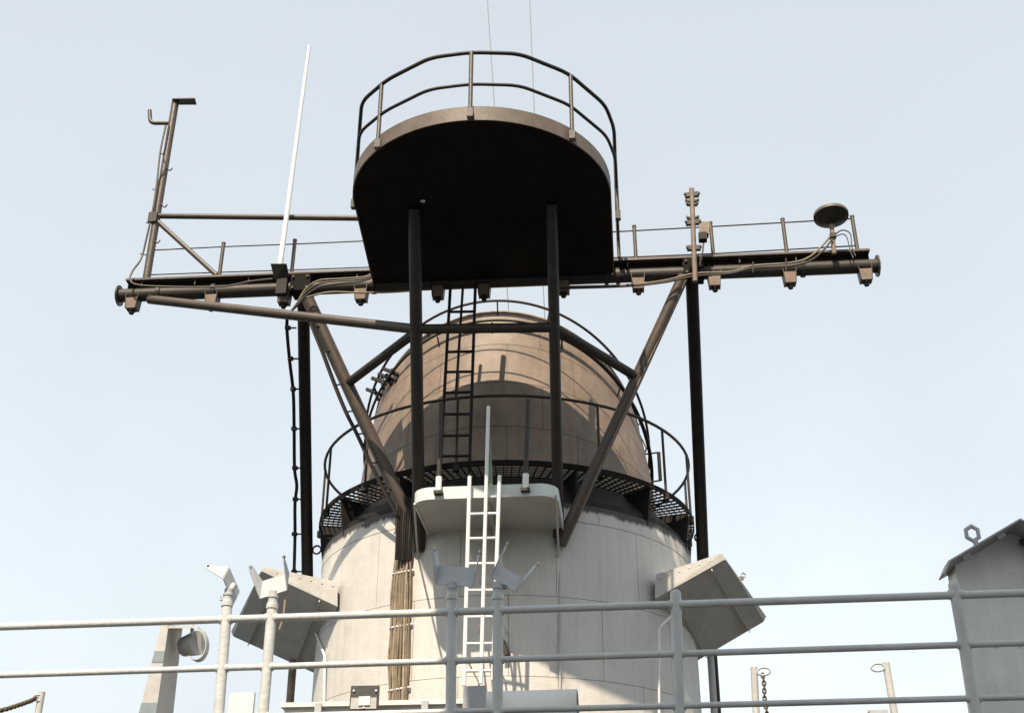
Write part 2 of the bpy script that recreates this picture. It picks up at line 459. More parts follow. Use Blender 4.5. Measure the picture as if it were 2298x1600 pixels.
# ------------------------------------------------------------------ mast: legs, kingposts, yard, platform
VY = 15.4
ZP = CAM_Z + 9.58
yl = P(268, 664, VY); yr = PZ(1969, 597, yl.z)
ydir = (yr-yl).normalized()
mast = thing('mast', 'dark brown tubular mast with long yard and round railed platform before the funnel', 'mast', P(1085, 1240, 16.2))
PL, PR = PZ(797, 465, ZP), PZ(1371, 442, ZP)
pc = (PL+PR)/2; pr = (PR-PL).length/2
pc.z = ZP
VB = VY + 0.03
def plat_outline(r, back, z, n=40):
    o = [Vector((pc.x + r*math.cos(PI + PI*j/n), pc.y + r*math.sin(PI + PI*j/n), z)) for j in range(n+1)]
    return [Vector((pc.x-r-0.15, back, z))] + o + [Vector((pc.x+r, back, z))]
LT, RT = PZ(930, 470, ZP), PZ(1238, 460, ZP)
LB, RB = P(941, 1235, 16.16), P(1254, 1205, 16.16)
tube('leg', [LB, LT], 0.088, M_DBROWN, mast, seg=16)
tube('leg', [RB, RT], 0.078, M_DBROWN, mast, seg=16)
KLT, KLB = P(680.5, 652, VY), P(690, 1300, 18.6)
KRT, KRB = P(1552, 614, VY), P(1578, 1268, 18.6)
tube('kingpost', [KLB, KLT], 0.094, M_BLACK, mast, seg=16)
tube('kingpost', [KRB, KRT], 0.094, M_BLACK, mast, seg=16)
DLT, DLB = P(690, 670, VY), P(929, 1188, 16.15)
DRT, DRB = P(1534, 620, VY), P(1257, 1222, 16.12)
tube('diagonal_brace', [DLB, DLT], 0.098, M_BROWN, mast, seg=16)
tube('diagonal_brace', [DRB, DRT], 0.088, M_BROWN, mast, seg=16)
def on(a, b, py):                   # point of segment a-b that sits at photograph row py
    best = None
    for k in range(401):
        p = lerp(a, b, k/400); q = CR.transposed() @ (p - Vector((0, 0, CAM_Z)))
        y = 800 - FPX*q.y/(-q.z)
        if best is None or abs(y-py) < best[0]: best = (abs(y-py), p)
    return best[1]
l738, r735 = on(LB, LT, 738), on(RB, RT, 734)
tube('yard_brace', [P(335, 672, VY-0.08), l738], 0.072, M_BROWN, mast, seg=14)
tube('cross_brace', [l738, r735], 0.070, M_DBROWN, mast, seg=14)
tube('stay_brace', [r735, on(DRB, DRT, 846)], 0.068, M_DBROWN, mast, seg=14)
tube('stay_brace', [on(LB, LT, 745), on(DLB, DLT, 862)], 0.068, M_DBROWN, mast, seg=14)
# yard
yard = tube('yard', [yl, yr], 0.106, M_DBROWN, mast, seg=20)
for p in (yl, yr):
    MB().lathe([(0.001, -0.012), (0.165, -0.012), (0.165, 0.012), (0.001, 0.012)], p, ydir, seg=24, smooth=False).build('end_plate', M_BROWN, yard)
for t in (0.055, 0.13, 0.345, 0.652, 0.667, 0.905):
    MB().lathe([(0.113, -0.03), (0.132, -0.03), (0.132, 0.03), (0.113, 0.03)], lerp(yl, yr, t), ydir, seg=20, smooth=False).build('collar', M_DBROWN, yard)
def yp(px, dz=0.0, dv=0.0):         # point on the yard's axis under photograph column px
    t = 0.5
    lo, hi = 0.0, 1.0
    for _ in range(40):
        t = (lo+hi)/2
        q = CR.transposed() @ (lerp(yl, yr, t) - Vector((0, 0, CAM_Z)))
        x = 1149 + FPX*q.x/(-q.z)
        if x < px: lo = t
        else: hi = t
    return lerp(yl, yr, t) + Vector((0, dv, dz))
for px_, kt in ((680, KLT), (1556, KRT)):
    q = yp(px_)
    sd = MB().box(q+Vector((0, -0.03, 0.02)), 0.30, 0.30, 0.30).build('saddle', M_UNDER, mast)
    for sx in (-1, 1):
        for dz_ in (-.09, .10): MB().lathe([(0.001, -.03), (0.02, -.03), (0.02, 0.0)], q+Vector((sx*.11, -0.18, dz_)), (0, 1, 0), seg=8).build('bolt', M_DBROWN, sd)
# walkway channel on the yard, in two lengths
for (xa, xb) in ((285, 840), (1372, 1952)):
    a, b = yp(xa, 0.185, 0.02), yp(xb, 0.185, 0.02)
    n = Vector((-ydir.y, ydir.x, 0))
    def bar(nm, o0, o1, h0, h1, mat, par):
        return MB().hexa([a+n*o0+Vector((0, 0, h0)), b+n*o0+Vector((0, 0, h0)), b+n*o1+Vector((0, 0, h0)), a+n*o1+Vector((0, 0, h0)),
                a+n*o0+Vector((0, 0, h1)), b+n*o0+Vector((0, 0, h1)), b+n*o1+Vector((0, 0, h1)), a+n*o1+Vector((0, 0, h1))]).build(nm, mat, par)
    w = bar('walkway', -0.17, 0.17, 0.0, 0.035, M_BROWN, mast)
    bar('web', -0.05, -0.03, -0.12, -0.001, M_UNDER, w)
    k = int((b-a).length/0.8)
    for i in range(k+1):
        p = lerp(a, b, (i+0.3)/(k+0.6))
        MB().box(p+Vector((0, -0.09, -0.05)), 0.02, 0.08, 0.098).build('bearer', M_DBROWN, w)
# yard guard rails: posts and two wires on each side
def vtop(px, py_top, v):
    return P(px, py_top, v)
VG = VY + 0.12
for (px, pt, pb) in ((502, 546, 618), (662, 539, 612), (1423, 508, 592), (1594, 500, 580), (1756, 492, 572), (1912, 486, 566)):
    a = P(px, pt, VG); b = Vector((a.x, VG, yl.z+0.22))
    gp = tube('guard_post', [b, a], 0.030, M_BROWN, mast, seg=10)
    MB().lathe([(0.001, 0.012), (0.034, 0.008), (0.034, -0.02), (0.030, -0.02)], a, seg=10).build('cap', M_BROWN, gp)
tube('guard_wire', [P(340, 562, VG-.02), P(502, 554, VG), P(662, 548, VG), P(822, 541, VG), P(1100, 533, VG)], 0.010, M_DBROWN, mast, seg=6)
tube('guard_wire', [P(335, 617, VG-.02), P(502, 611, VG), P(662, 606, VG), P(826, 600, VG), P(1100, 590, VG)], 0.010, M_DBROWN, mast, seg=6)
tube('guard_wire', [P(1100, 533, VG), P(1372, 521, VG), P(1594, 509, VG), P(1756, 500, VG), P(1915, 491, VG)], 0.011, M_DBROWN, mast, seg=6)
tube('guard_wire', [P(1100, 590, VG), P(1372, 579, VG), P(1594, 570, VG), P(1756, 561, VG), P(1918, 552, VG)], 0.011, M_DBROWN, mast, seg=6)
# outer pole with head plate, hook and struts
pa, pb = P(328, 630, VY), P(394, 228, VY)
pole = tube('yard_pole', [pa, pb], 0.062, M_BROWN, mast, seg=14)
hp = MB().hexa([P(386, 223, VY-.10), P(437, 222, VY-.10), P(441, 236, VY+.10), P(388, 236, VY+.10)] + [q+Vector((0, 0, 0.02)) for q in (P(386, 223, VY-.10), P(437, 222, VY-.10), P(441, 236, VY+.10), P(388, 236, VY+.10))]).build('head_plate', M_DBROWN, pole)
for x in (416, 421): 
    c = P(x, 229.5 if x < 420 else 231, VY)
    MB().lathe([(0.001, -0.012), (0.012, -0.012)], c+Vector((0, 0, -0.015)), seg=8).build('bolt', M_LAMP, hp)
tube('hook', bend([P(336, 248, VY), P(337, 277, VY), P(382, 277, VY)], 0.10, 6), 0.034, M_BROWN, pole, seg=10)
tube('strut', [P(344, 485, VY), P(806, 490, VY)], 0.045, M_BROWN, mast, seg=12)
tube('strut', [P(350, 494, VY), P(486, 618, VY+.05)], 0.040, M_BROWN, mast, seg=12)
MB().box(P(343, 488, VY-0.07), 0.14, 0.05, 0.18).build('clamp', M_DBROWN, pole)
# platform
plat = MB()
o0 = plat_outline(pr, VB, ZP); nO = len(o0)
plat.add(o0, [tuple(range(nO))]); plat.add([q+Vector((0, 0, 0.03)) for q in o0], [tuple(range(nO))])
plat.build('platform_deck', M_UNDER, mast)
m = MB()
oa = plat_outline(pr+0.006, VB, ZP-0.012); ob = plat_outline(pr-0.012, VB, ZP-0.012); h = Vector((0, 0, 0.215))
m.add(oa + [q+h for q in oa], [(i, i+1, nO+i+1, nO+i) for i in range(nO-1)], True)
m.add(ob + [q+h for q in ob], [(i, i+1, nO+i+1, nO+i) for i in range(nO-1)], True)
m.add(oa+ob, [(i, i+1, nO+i+1, nO+i) for i in range(nO-1)]); m.add([q+h for q in oa+ob], [(i, i+1, nO+i+1, nO+i) for i in range(nO-1)])
prim = m.build('platform_rim', M_RIM, mast)
# stub posts along the back edge of the platform
for (dx_, hh_, w_) in ((-0.98, 0.42, .03), (-0.62, 0.50, .028), (-0.26, 0.66, .042), (1.02, 0.70, .045)):
    q = Vector((pc.x+dx_, VB-0.08, ZP+0.03))
    g = tube('back_post', [q, q+Vector((0.03, 0, hh_+.2))], w_, M_BROWN, mast, seg=10)
    MB().box(q+Vector((0, 0, 0.12)), 0.26, 0.12, 0.20).build('socket', M_DBROWN, g)
MB().box((pc.x, VB-0.03, ZP+0.13), 2*pr-0.1, 0.04, 0.2).build('back_beam', M_UNDER, mast)
MB().lathe([(0.001, 0), (0.035, 0)], PZ(949, 452, ZP-0.004), seg=10).build('deck_hole_patch', M_WHITE, mast)
# platform railing
ZR, ZM = CAM_Z + 10.62, CAM_Z + 10.10
rv = [(803, 316), (812, 228), (868, 180), (966, 130), (1058, 118), (1165, 121), (1275, 165), (1358, 236), (1378, 288)]
top = [PZ(x, y, ZR) for x, y in rv]
top = [Vector((PL.x-0.02, PL.y, ZR))] + top[1:] + [Vector((top[-1].x, VB-0.1, ZR))]
rr = tube('rail', bend(top, 0.16, 4), 0.026, M_DBROWN, mast, seg=10)
mid = [Vector((q.x, q.y, ZM)) for q in top]
tube('rail', bend(mid, 0.16, 4), 0.022, M_DBROWN, mast, seg=10)
def rail_post(i, tt, mat=M_BROWN):
    q = lerp(top[i], top[i+1], tt)
    g = tube('rail_post', [Vector((q.x, q.y, ZP-0.03)), q], 0.028, mat, mast, seg=10)
    d = Vector((pc.x-q.x, min(0, pc.y-q.y) if False else (pc.y-q.y if q.y < pc.y else 0), 0))
    MB().box(Vector((q.x, q.y, ZP+0.05)), 0.075, 0.075, 0.13).build('socket', M_DBROWN, g)
rail_post(1, 0.80); rail_post(4, 0.0); rail_post(6, 0.06); rail_post(0, 0.0); rail_post(8, 0.34)
q = top[-1]
tube('rail_post', [Vector((q.x, q.y, yl.z+0.18)), q], 0.028, M_BROWN, mast, seg=10)
# ------------------------------------------------------------------ ladder from gallery to yard
def ladder(name, label, la, lb, ra, rb, rung_rows, mat, r=0.022, rr=0.016, flat=None):
    t = thing(name, label, 'ladder', (lb+rb)/2)
    tube('stile', [la, lb], r, mat, t, seg=8); tube('stile', [ra, rb], r, mat, t, seg=8)
    for y in rung_rows:
        tube('rung', [on(la, lb, y), on(ra, rb, y-1)], rr, mat, t, seg=8)
    return t
lad1 = ladder('dark_ladder', 'narrow dark ladder hanging below the yard in front of the tan funnel casing',
    P(1011, 640, VY-.05), P(987, 1062, 15.98), P(1067, 636, VY-.05), P(1053, 1060, 15.98), (700, 745, 790, 835, 881, 930, 978, 1024), M_BLACK, 0.024, 0.022)
tube('guide_rail', [P(1039, 640, VY-.09), P(1023, 890, 15.72)], 0.020, M_BLACK, lad1, seg=8)

# ------------------------------------------------------------------ white platform on the funnel front
ZW = CAM_Z + 5.77
FL, FR = PZ(924, 1124, ZW), PZ(1251, 1108, ZW)
vf = (FL.y+FR.y)/2
wp = thing('funnel_platform', 'white rimmed semi-rounded platform fixed to the funnel front between the mast legs', 'platform', ((FL.x+FR.x)/2, 16.2, ZW))
def wout(z, ins=0.0, rc=0.26):
    x0, x1 = FL.x+ins, FR.x-ins; y0 = vf+ins
    o = [Vector((x0, 16.45, z))]
    for j in range(9):
        a = PI + PI/2*j/8; o.append(Vector((x0+rc+rc*math.cos(a), y0+rc+rc*math.sin(a), z)))
    for j in range(9):
        a = 1.5*PI + PI/2*j/8; o.append(Vector((x1-rc+rc*math.cos(a), y0+rc+rc*math.sin(a), z)))
    o.append(Vector((x1, 16.45, z)))
    return o
oa, ob = wout(ZW), wout(ZW, 0.02); n = len(oa); h = Vector((0, 0, 0.17))
m = MB()
for L in (oa, ob): m.add(L+[q+h for q in L], [(i, i+1, n+i+1, n+i) for i in range(n-1)], True)
m.add(oa+ob, [(i, i+1, n+i+1, n+i) for i in range(n-1)]); m.add([q+h for q in oa+ob], [(i, i+1, n+i+1, n+i) for i in range(n-1)])
m.build('rim', M_PLAT, wp)
o1 = wout(ZW+0.03, 0.02)
m = MB().add(o1, [tuple(range(n))]); m.add([q+Vector((0, 0, 0.03)) for q in o1], [tuple(range(n))])
m.build('deck_plate', M_LGREY, wp)
for x in ((FL.x+FR.x)/2+0.03,):
    poly = [Vector((x, vf+0.25, ZW+0.028)), Vector((x, vf+0.25, ZW-0.02)), Vector((x, vf+0.9, ZW-0.16)), Vector((x, 16.3, ZW-0.55)), Vector((x, 16.3, ZW+0.028))]
    MB().prism(poly, (0.015, 0, 0)).build('gusset', M_LGREY, wp)
tube('stay_rod', [P(930, 1130, vf+0.05), P(938, 1252, 16.2)], 0.014, M_LGREY, wp, seg=8)
tube('stay_rod', [P(1247, 1110, vf+0.05), P(1254, 1250, 16.2), P(1257, 1552, 16.12)], 0.014, M_LGREY, wp, seg=8)
for (x, yt, yb) in ((986, 905, 1103), (1181, 897, 1097)):
    a, b = P(x+4, yt, vf-0.05), P(x-2, yb, vf-0.05)
    g = tube('socket_post', [lerp(b, a, 0.12), a], 0.032, M_DBROWN, wp, seg=10)
    tube('sleeve', [b, lerp(b, a, 0.16)], 0.042, M_WHITE, g, seg=10)
    MB().box(b+Vector((0, 0.0, -0.015)), 0.12, 0.10, 0.04).build('foot', M_DBROWN, g)
# white ladder with guide rail and fin
VLD = vf-0.10
wl = ladder('white_ladder', 'white ladder hung in front of the pale funnel below the white platform',
    P(1054, 1069, VLD), P(1041, 1538, VLD), P(1121, 1067, VLD), P(1106, 1525, VLD), (1153, 1208, 1265, 1324, 1384, 1444, 1505), M_WHITE, 0.027, 0.019)
tube('guide_rail', [P(1096, 912, VLD-.03), P(1079, 1533, VLD-.03)], 0.025, M_WHITE, wl, seg=8)
a = P(1098, 955, VLD+.02); b = P(1094, 1090, VLD+.02); c = P(1106, 1090, VLD+.02); d = P(1103, 1020, VLD+.02)
MB().prism([a, b, c, d], (0.0, 0.012, 0)).build('fin', M_GREEN, wl)
for y in (1232, 1350, 1470):
    for (p0, p1) in ((P(1054, 1069, VLD), P(1041, 1538, VLD)), (P(1121, 1067, VLD), P(1106, 1525, VLD))):
        q = on(p0, p1, y); tube('standoff', [q, Vector((q.x, 16.12, q.z))], 0.013, M_WHITE, wl, seg=6)

# ------------------------------------------------------------------ wedge platforms on both flanks
def wedge(name, label, p1, t1, p2, t2, p3, t3, p4, t4):
    w = thing(name, label, 'platform', (p4+p1)/2)
    th = 0.02
    def plate(nm, c, vec, mat): MB().prism(c, vec).build(nm, mat, w)
    nrm = (p2-p1).cross(p4-p1).normalized()
    if nrm.z < 0: nrm = -nrm
    plate('bottom_plate', [p1, p2, p3, p4], nrm*th, M_LGREY)
    plate('top_plate', [t1, t2, t3, t4], Vector((0, 0, th)), M_LGREY)
    d = (p4-p1).normalized()
    plate('end_plate', [p1, p2, t2, t1], -d*th, M_LGREY)
    plate('end_plate', [p4, p3, t3, t4], d*th, M_LGREY)
    o = (p2-p1).normalized()
    plate('outer_strip', [p2, p3, t3, t2], o*th, M_LGREY)
    for k in range(6):               # bolt heads along the lit end plate
        q = lerp(lerp(p1, t1, .82), lerp(p2, t2, .6), 0.06+0.15*k)
        MB().lathe([(0.001, .03), (0.014, .03), (0.016, 0.0)], q, -d, seg=8).build('bolt', M_LGREY, w)
    for k in (0.22, 0.80):           # underside stiffeners
        a, b = lerp(p1, p2, k), lerp(p4, p3, k)
        plate('stiffener', [a, b, b-nrm*0.05, a-nrm*0.05], o*0.015, M_LGREY)
    return w
Q = dict(p1=P(1470, 1345, 16.95), t1=P(1472, 1292, 16.95), p2=P(1626, 1257, 16.6), t2=P(1619, 1244, 16.6), p3=P(1712, 1394, 19.0), t3=P(1717, 1384, 19.0), p4=P(1545, 1492, 19.0))
Q['t4'] = Q['p4'] + (Q['t1']-Q['p1'])
wr = wedge('wedge_platform', 'grey wedge shaped platform jutting from the right flank of the funnel', **Q)
Q2 = dict(p1=P(757, 1362, 16.95), t1=P(757, 1308, 16.95), p2=P(588, 1283, 16.7), t2=P(592, 1274, 16.7), p3=P(525, 1427, 19.1), t3=P(521, 1418, 19.1), p4=P(705, 1508, 19.1))
Q2['t4'] = Q2['p4'] + (Q2['t1']-Q2['p1'])
wlft = wedge('wedge_platform', 'grey wedge shaped platform jutting from the left flank of the funnel', **Q2)
c = P(1664, 1297, 17.8)
MB().box(c, 0.06, 0.06, 0.05).lathe([(0.035, -0.03), (0.035, 0.03)], c+Vector((0.03, 0, 0.04)), (0, 1, 0), seg=10).build('shackle', M_LAMP, wr)
tube('lashing', [P(640, 1345, 16.6), P(636, 1385, 16.6), P(627, 1412, 16.6)], 0.016, M_CABLE, wlft, seg=6)
# supports under the wedges
tag(tube('support_post', [P(658, 1480, 19.0), Vector((P(655, 1560, 19.0).x, 19.0, DECK2))], 0.065, M_CABLE, seg=12), 'brown post under the left wedge platform beside the funnel', 'post')
tag(tube('support_post', [P(1594, 1462, 19.0), Vector((P(1598, 1590, 19.0).x, 19.0, DECK2))], 0.055, M_LGREY, seg=12), 'grey post under the right wedge platform beside the funnel', 'post')
tag(tube('drain_pipe', [P(1604, 1466, 19.05), Vector((P(1609, 1590, 19.05).x, 19.05, DECK2))], 0.038, M_DBROWN, seg=10), 'thin rusty brown pipe right of the grey post by the funnel', 'pipe')
def cable_path(pxs, r, mat, name, label, parent=None, cat='cable', n=5, seg=6):
    o = tube(name, smooth_path([P(*q) for q in pxs], n), r, mat, parent, seg=seg)
    if parent is None: tag(o, label, cat)
    return o
tag(tube('conduit', bend([P(695, 1385, 18.4), P(729, 1472, 17.2), P(727, 1600, 17.2)], 0.06), 0.020, M_WHITE, seg=8), 'white bent conduit running down from the left wedge platform', 'pipe')
tag(tube('conduit', bend([P(1512, 1378, 17.0), P(1479, 1408, 16.9), P(1479, 1606, 16.9)], 0.06), 0.018, M_WHITE, seg=8), 'white bent conduit running down from the right wedge platform', 'pipe')

# ------------------------------------------------------------------ lamps under the yard
lamp_px = [303, 480, 641, 813, 984, 1087, 1264, 1431, 1601, 1769, 1938]
ordn = ['leftmost', 'second from left', 'third from left', 'fourth from left', 'fifth from left', 'middle', 'fifth from right', 'fourth from right', 'third from right', 'second from right', 'rightmost']
def make_lamp(loc):
    t = thing('yard_lamp', '', 'lamp', loc, 'lamps hanging below the yard')
    L = Vector(loc)
    w0, w1, hh, dp = 0.09, 0.07, 0.175, 0.085
    top_ = [L+Vector((sx*w0, sy*dp, 0)) for sx, sy in ((-1, -1), (1, -1), (1, 1), (-1, 1))]
    bot_ = [L+Vector((sx*w1, sy*dp*0.85, -hh)) for sx, sy in ((-1, -1), (1, -1), (1, 1), (-1, 1))]
    MB().hexa(bot_+top_).build('housing', M_LAMP, t)
    for sx in (-1, 1):
        MB().hexa([L+Vector((sx*w1*1.02, -dp, -hh)), L+Vector((sx*(w1*1.02+.012), -dp, -hh)), L+Vector((sx*(w1*1.02+.012), dp, -hh)), L+Vector((sx*w1*1.02, dp, -hh)),
                   L+Vector((sx*w0*1.05, -dp, 0.10)), L+Vector((sx*(w0*1.05+.012), -dp, 0.10)), L+Vector((sx*(w0*1.05+.012), dp, 0.10)), L+Vector((sx*w0*1.05, dp, 0.10))]).build('bracket', M_DBROWN, t)
    MB().lathe([(0.001, -hh-0.075), (0.036, -hh-0.07), (0.045, -hh-0.03), (0.06, -hh-0.025), (0.06, -hh+0.001)], L, seg=14).build('lens', M_BLACK, t)
    return t
proto = None
for i, x in enumerate(lamp_px):
    loc = yp(x, -0.10, -0.02)
    if proto is None: proto = t = make_lamp(loc)
    else:
        t = proto.copy(); col.objects.link(t); t.location = loc
        for ch in list(proto.children): copy_child(ch, t)
    t['label'] = 'boxy brown lamp under the yard, %s of eleven' % ordn[i]
    t.rotation_euler = (0, 0, math.atan2(ydir.y, ydir.x) + random.uniform(-.05, .05))

# ------------------------------------------------------------------ antennas on the yard
wa = thing('whip_antenna', 'tall slanting white whip antenna rising from the left yard arm', 'antenna', P(630, 600, VY-0.2))
tube('whip', [P(629, 592, VY-.2), P(694, 103, VY-.2)], 0.042, M_WHITE, wa, seg=10, r2=0.026)
tube('ferrule', [P(627, 605, VY-.2), P(630.5, 578, VY-.2)], 0.046, M_PLAT, wa, seg=10)
m = MB().prism([P(607, 592, VY-.34), P(642, 592, VY-.34), P(648, 622, VY-.22), P(616, 628, VY-.22)], (0, 0.03, 0.02))
m.build('mount_plate', M_BLACK, wa)
MB().box(P(633, 645, VY-.17), 0.16, 0.10, 0.26).build('mount_box', M_BLACK, wa)

pa_ = thing('pole_antenna', 'short brown pole antenna with clamps and a small box on the right yard arm', 'antenna', P(1558, 620, VY-.2))
pb0, pb1 = P(1560, 632, VY-.2), P(1552, 424, VY-.2)
tube('pole', [pb0, pb1], 0.038, M_LAMP, pa_, seg=12)
for y, w_ in ((438, .105), (452, .09), (459, .08), (490, .08), (500, .105), (557, .10)):
    c = on(pb0, pb1, y)
    MB().box(c, 2*w_, 0.06, 0.035 if w_ < .1 else 0.075, Matrix.Rotation(R(random.uniform(-6, 6)), 3, 'Y')).build('clamp', M_DBROWN, pa_)
    for sx in (-1, 1): MB().lathe([(0.001, -.02), (0.018, -.02), (0.018, .02), (0.001, .02)], c+Vector((sx*w_, -.03, 0)), (0, 1, 0), seg=8).build('bolt', M_DBROWN, pa_)
MB().box(P(1580, 516, VY-.16), 0.15, 0.14, 0.20, Matrix.Rotation(R(8), 3, 'Y')).build('junction_box', M_LAMP, pa_)
MB().box(P(1577, 533, VY-.2), 0.12, 0.12, 0.12).build('junction_foot', M_BLACK, pa_)
tube('lead', smooth_path([P(1579, 545, VY-.2), P(1576, 570, VY-.22), P(1570, 596, VY-.2)]), 0.014, M_DCABLE, pa_, seg=6)

da = thing('disc_antenna', 'round flat brown disc antenna on a short stalk at the right end of the yard', 'antenna', P(1872, 568, VY-.1))
dc = P(1865, 486, VY-.1)
ax = Vector((0.02, 0.12, 1)).normalized()
MB().lathe([(0.001, -0.085), (0.10, -0.075), (0.20, -0.04), (0.248, -0.01), (0.252, 0.035), (0.235, 0.05), (0.001, 0.07)], dc, ax, seg=40).build('disc', M_DBROWN, da)
MB().lathe([(0.249, -0.012), (0.257, -0.012), (0.257, 0.036), (0.249, 0.036)], dc, ax, seg=40).build('rim_band', M_RIM, da)
tube('stalk', [P(1872, 570, VY-.1), P(1866, 505, VY-.1)], 0.034, M_LAMP, da, seg=12)
MB().box(P(1869, 530, VY-.12), 0.09, 0.09, 0.07).build('clamp', M_DBROWN, da)

# ------------------------------------------------------------------ cables along the yard
VC = VY-0.15
cable_path([(1866, 528, VC), (1845, 552, VC), (1815, 578, VC-.1), (1775, 590, VC-.1), (1690, 597, VC-.1), (1640, 610, VC-.05), (1560, 614, VC), (1490, 630, VC), (1400, 640, VC), (1250, 644, VC+.02)], 0.015, M_BCABLE, 'antenna_cable', 'upper thin cable looping from the disc antenna along the right yard arm')
cable_path([(1868, 536, VC-.01), (1848, 562, VC-.02), (1818, 585, VC-.12), (1775, 597, VC-.12), (1690, 602, VC-.12), (1640, 614, VC-.07), (1560, 620, VC-.02), (1490, 634, VC-.02), (1400, 643, VC), (1250, 648, VC+.02)], 0.015, M_DCABLE, 'antenna_cable', 'lower dark cable looping from the disc antenna along the right yard arm')
cable_path([(1872, 528, VY-.05), (1890, 517, VY-.05), (1908, 525, VY-.05), (1912, 555, VY-.1), (1920, 575, VC)], 0.009, M_DCABLE, 'antenna_lead', 'upper thin lead arching right of the disc antenna stalk')
cable_path([(1872, 534, VY-.05), (1888, 526, VY-.05), (1900, 532, VY-.05), (1908, 562, VY-.1), (1915, 580, VC)], 0.008, M_DCABLE, 'antenna_lead', 'lower thin lead arching right of the disc antenna stalk')
cable_path([(1690, 588, VC-.12), (1690, 612, VC-.12)], 0.012, M_DBROWN, 'cable_clip', 'cable clip on the right yard arm, nearest the pole antenna', cat='clip')
cable_path([(1764, 580, VC-.13), (1764, 608, VC-.13)], 0.012, M_DBROWN, 'cable_clip', 'cable clip on the right yard arm, nearest the disc antenna', cat='clip')
cable_path([(372, 282, VY-.06), (360, 340, VY-.06), (352, 410, VY-.06), (343, 470, VY-.08), (330, 530, VY-.06), (317, 580, VY-.06), (298, 608, VY-.2), (292, 628, VC-.1), (312, 640, VC-.1), (395, 644, VC-.08), (500, 643, VC-.08), (560, 632, VC-.1), (612, 626, VC-.14)], 0.015, M_BROWN, 'pole_cable', 'brown cable running down the tall left pole onto the yard')
cable_path([(380, 282, VY-.08), (371, 330, VY-.08), (366, 350, VY-.08), (372, 375, VY-.08), (358, 400, VY-.08), (350, 440, VY-.08), (345, 480, VY-.08)], 0.009, M_DCABLE, 'pole_lead', 'thin dark lead weaving beside the tall left pole')
for i, (x, y) in enumerate(((378, 378), (366, 460), (350, 540))):
    a = P(x, y, VY-.03)
    pts = [a+Vector((-0.10, 0, 0.13)), a+Vector((-0.02, 0, 0.0)), a+Vector((0.03, 0, -0.05)), a+Vector((0.07, 0, 0.0))]
    tube('cable_hook', smooth_path(pts, 4), 0.010, M_DBROWN, pole, seg=6)
for i, y in enumerate((345, 425, 500, 570)):
    q = P(360-(y-345)*0.19, y, VY-.06)
    tube('cable_clip', [q+Vector((-0.02, 0, 0)), q+Vector((0.13, 0.02, -0.02))], 0.009, M_DBROWN, pole, seg=6)
for k, (dy, mat, lab) in enumerate(((0, M_BCABLE, 'upper cable'), (7, M_BROWN, 'middle cable'), (15, M_DCABLE, 'lower cable'))):
    cable_path([(840, 612+dy*.4, VC-.05), (815, 622+dy*.6, VC-.08), (760, 626+dy*.7, VC-.1), (715, 630+dy, VC-.1), (685, 650+dy, VC-.1), (668, 678+dy*.5, VC-.08), (652, 700, VC+.02)], 0.014, mat, 'yard_cable', lab+' curving from the platform corner down to the left kingpost')
cable_path([(660, 690, VC-.04), (690, 668, VC-.08), (740, 656, VC-.06), (800, 657, VC-.02), (870, 656, VC), (932, 652, VC)], 0.015, M_BCABLE, 'yard_cable', 'brassy cable sagging under the yard left of the platform')
kc = thing('kingpost_cable', 'black cable strung on clips down the left kingpost', 'cable', P(662, 1285, 18.5))
kpts = [(645, 706), (644, 740), (650, 810), (658, 880), (660, 960), (661, 1050), (666, 1090), (662, 1130), (662, 1200), (660, 1284)]
def kp_v(y): return lerp(VY-.05, 18.55, (y-684)/616)
tube('run', smooth_path([P(x, y, kp_v(y)-.03) for x, y in kpts]), 0.026, M_BLACK, kc, seg=8)
for (x, y) in ((646, 736), (652, 805), (658, 873), (660, 962), (662, 1050), (663, 1120), (661, 1198), (660, 1282)):
    v = kp_v(y)-.03
    tube('clip', [P(x-3, y, v), P(x+19, y, v)], 0.013, M_BLACK, kc, seg=6)
    MB().box(P(x, y, v-.02), 0.08, 0.06, 0.05).build('saddle', M_BLACK, kc)
dcb = thing('diagonal_cable', 'dark cable clipped along the left diagonal mast brace', 'cable', P(905, 1190, 16.0))
dp = [(690, 700), (700, 735), (722, 790), (750, 865), (775, 925), (800, 975), (830, 1040), (860, 1100), (890, 1155)]
def dg_v(y): return lerp(VY, 16.18, (y-672)/533)-.12
tube('run', smooth_path([P(x, y, dg_v(y)) for x, y in dp]), 0.020, M_DBROWN, dcb, seg=8)
tube('run', smooth_path([P(x+6, y+4, dg_v(y)) for x, y in dp]), 0.014, M_BLACK, dcb, seg=8)
for (x, y) in dp[1:-1:1]:
    tube('clip', [P(x-3, y, dg_v(y)), P(x+18, y-3, dg_v(y)+.04)], 0.012, M_BLACK, dcb, seg=6)
bc = [lerp(DRT, DRB, t_) + Vector((0.085, -0.07+0.02*math.sin(9*t_), 0.02)) for t_ in (0.03, .12, .2, .3, .4, .5, .62, .75, .9)]
tag(tube('brace_cable', smooth_path(bc, 4), 0.013, M_LAMP, seg=6), 'pale thin cable along the right diagonal mast brace', 'cable')
# ------------------------------------------------------------------ stay wires
tag(tube('stay_wire', [P(1091, -40, 17.5), P(1111, 262, 17.5), P(1147, 775, 17.3)], 0.010, M_WIRE, seg=6), 'thin vertical stay wire above the platform, the left one', 'wire')
tag(tube('stay_wire', [P(1187, -40, 17.5), P(1200, 275, 17.5), P(1226, 780, 17.3)], 0.010, M_WIRE, seg=6), 'thin vertical stay wire above the platform, the right one', 'wire')

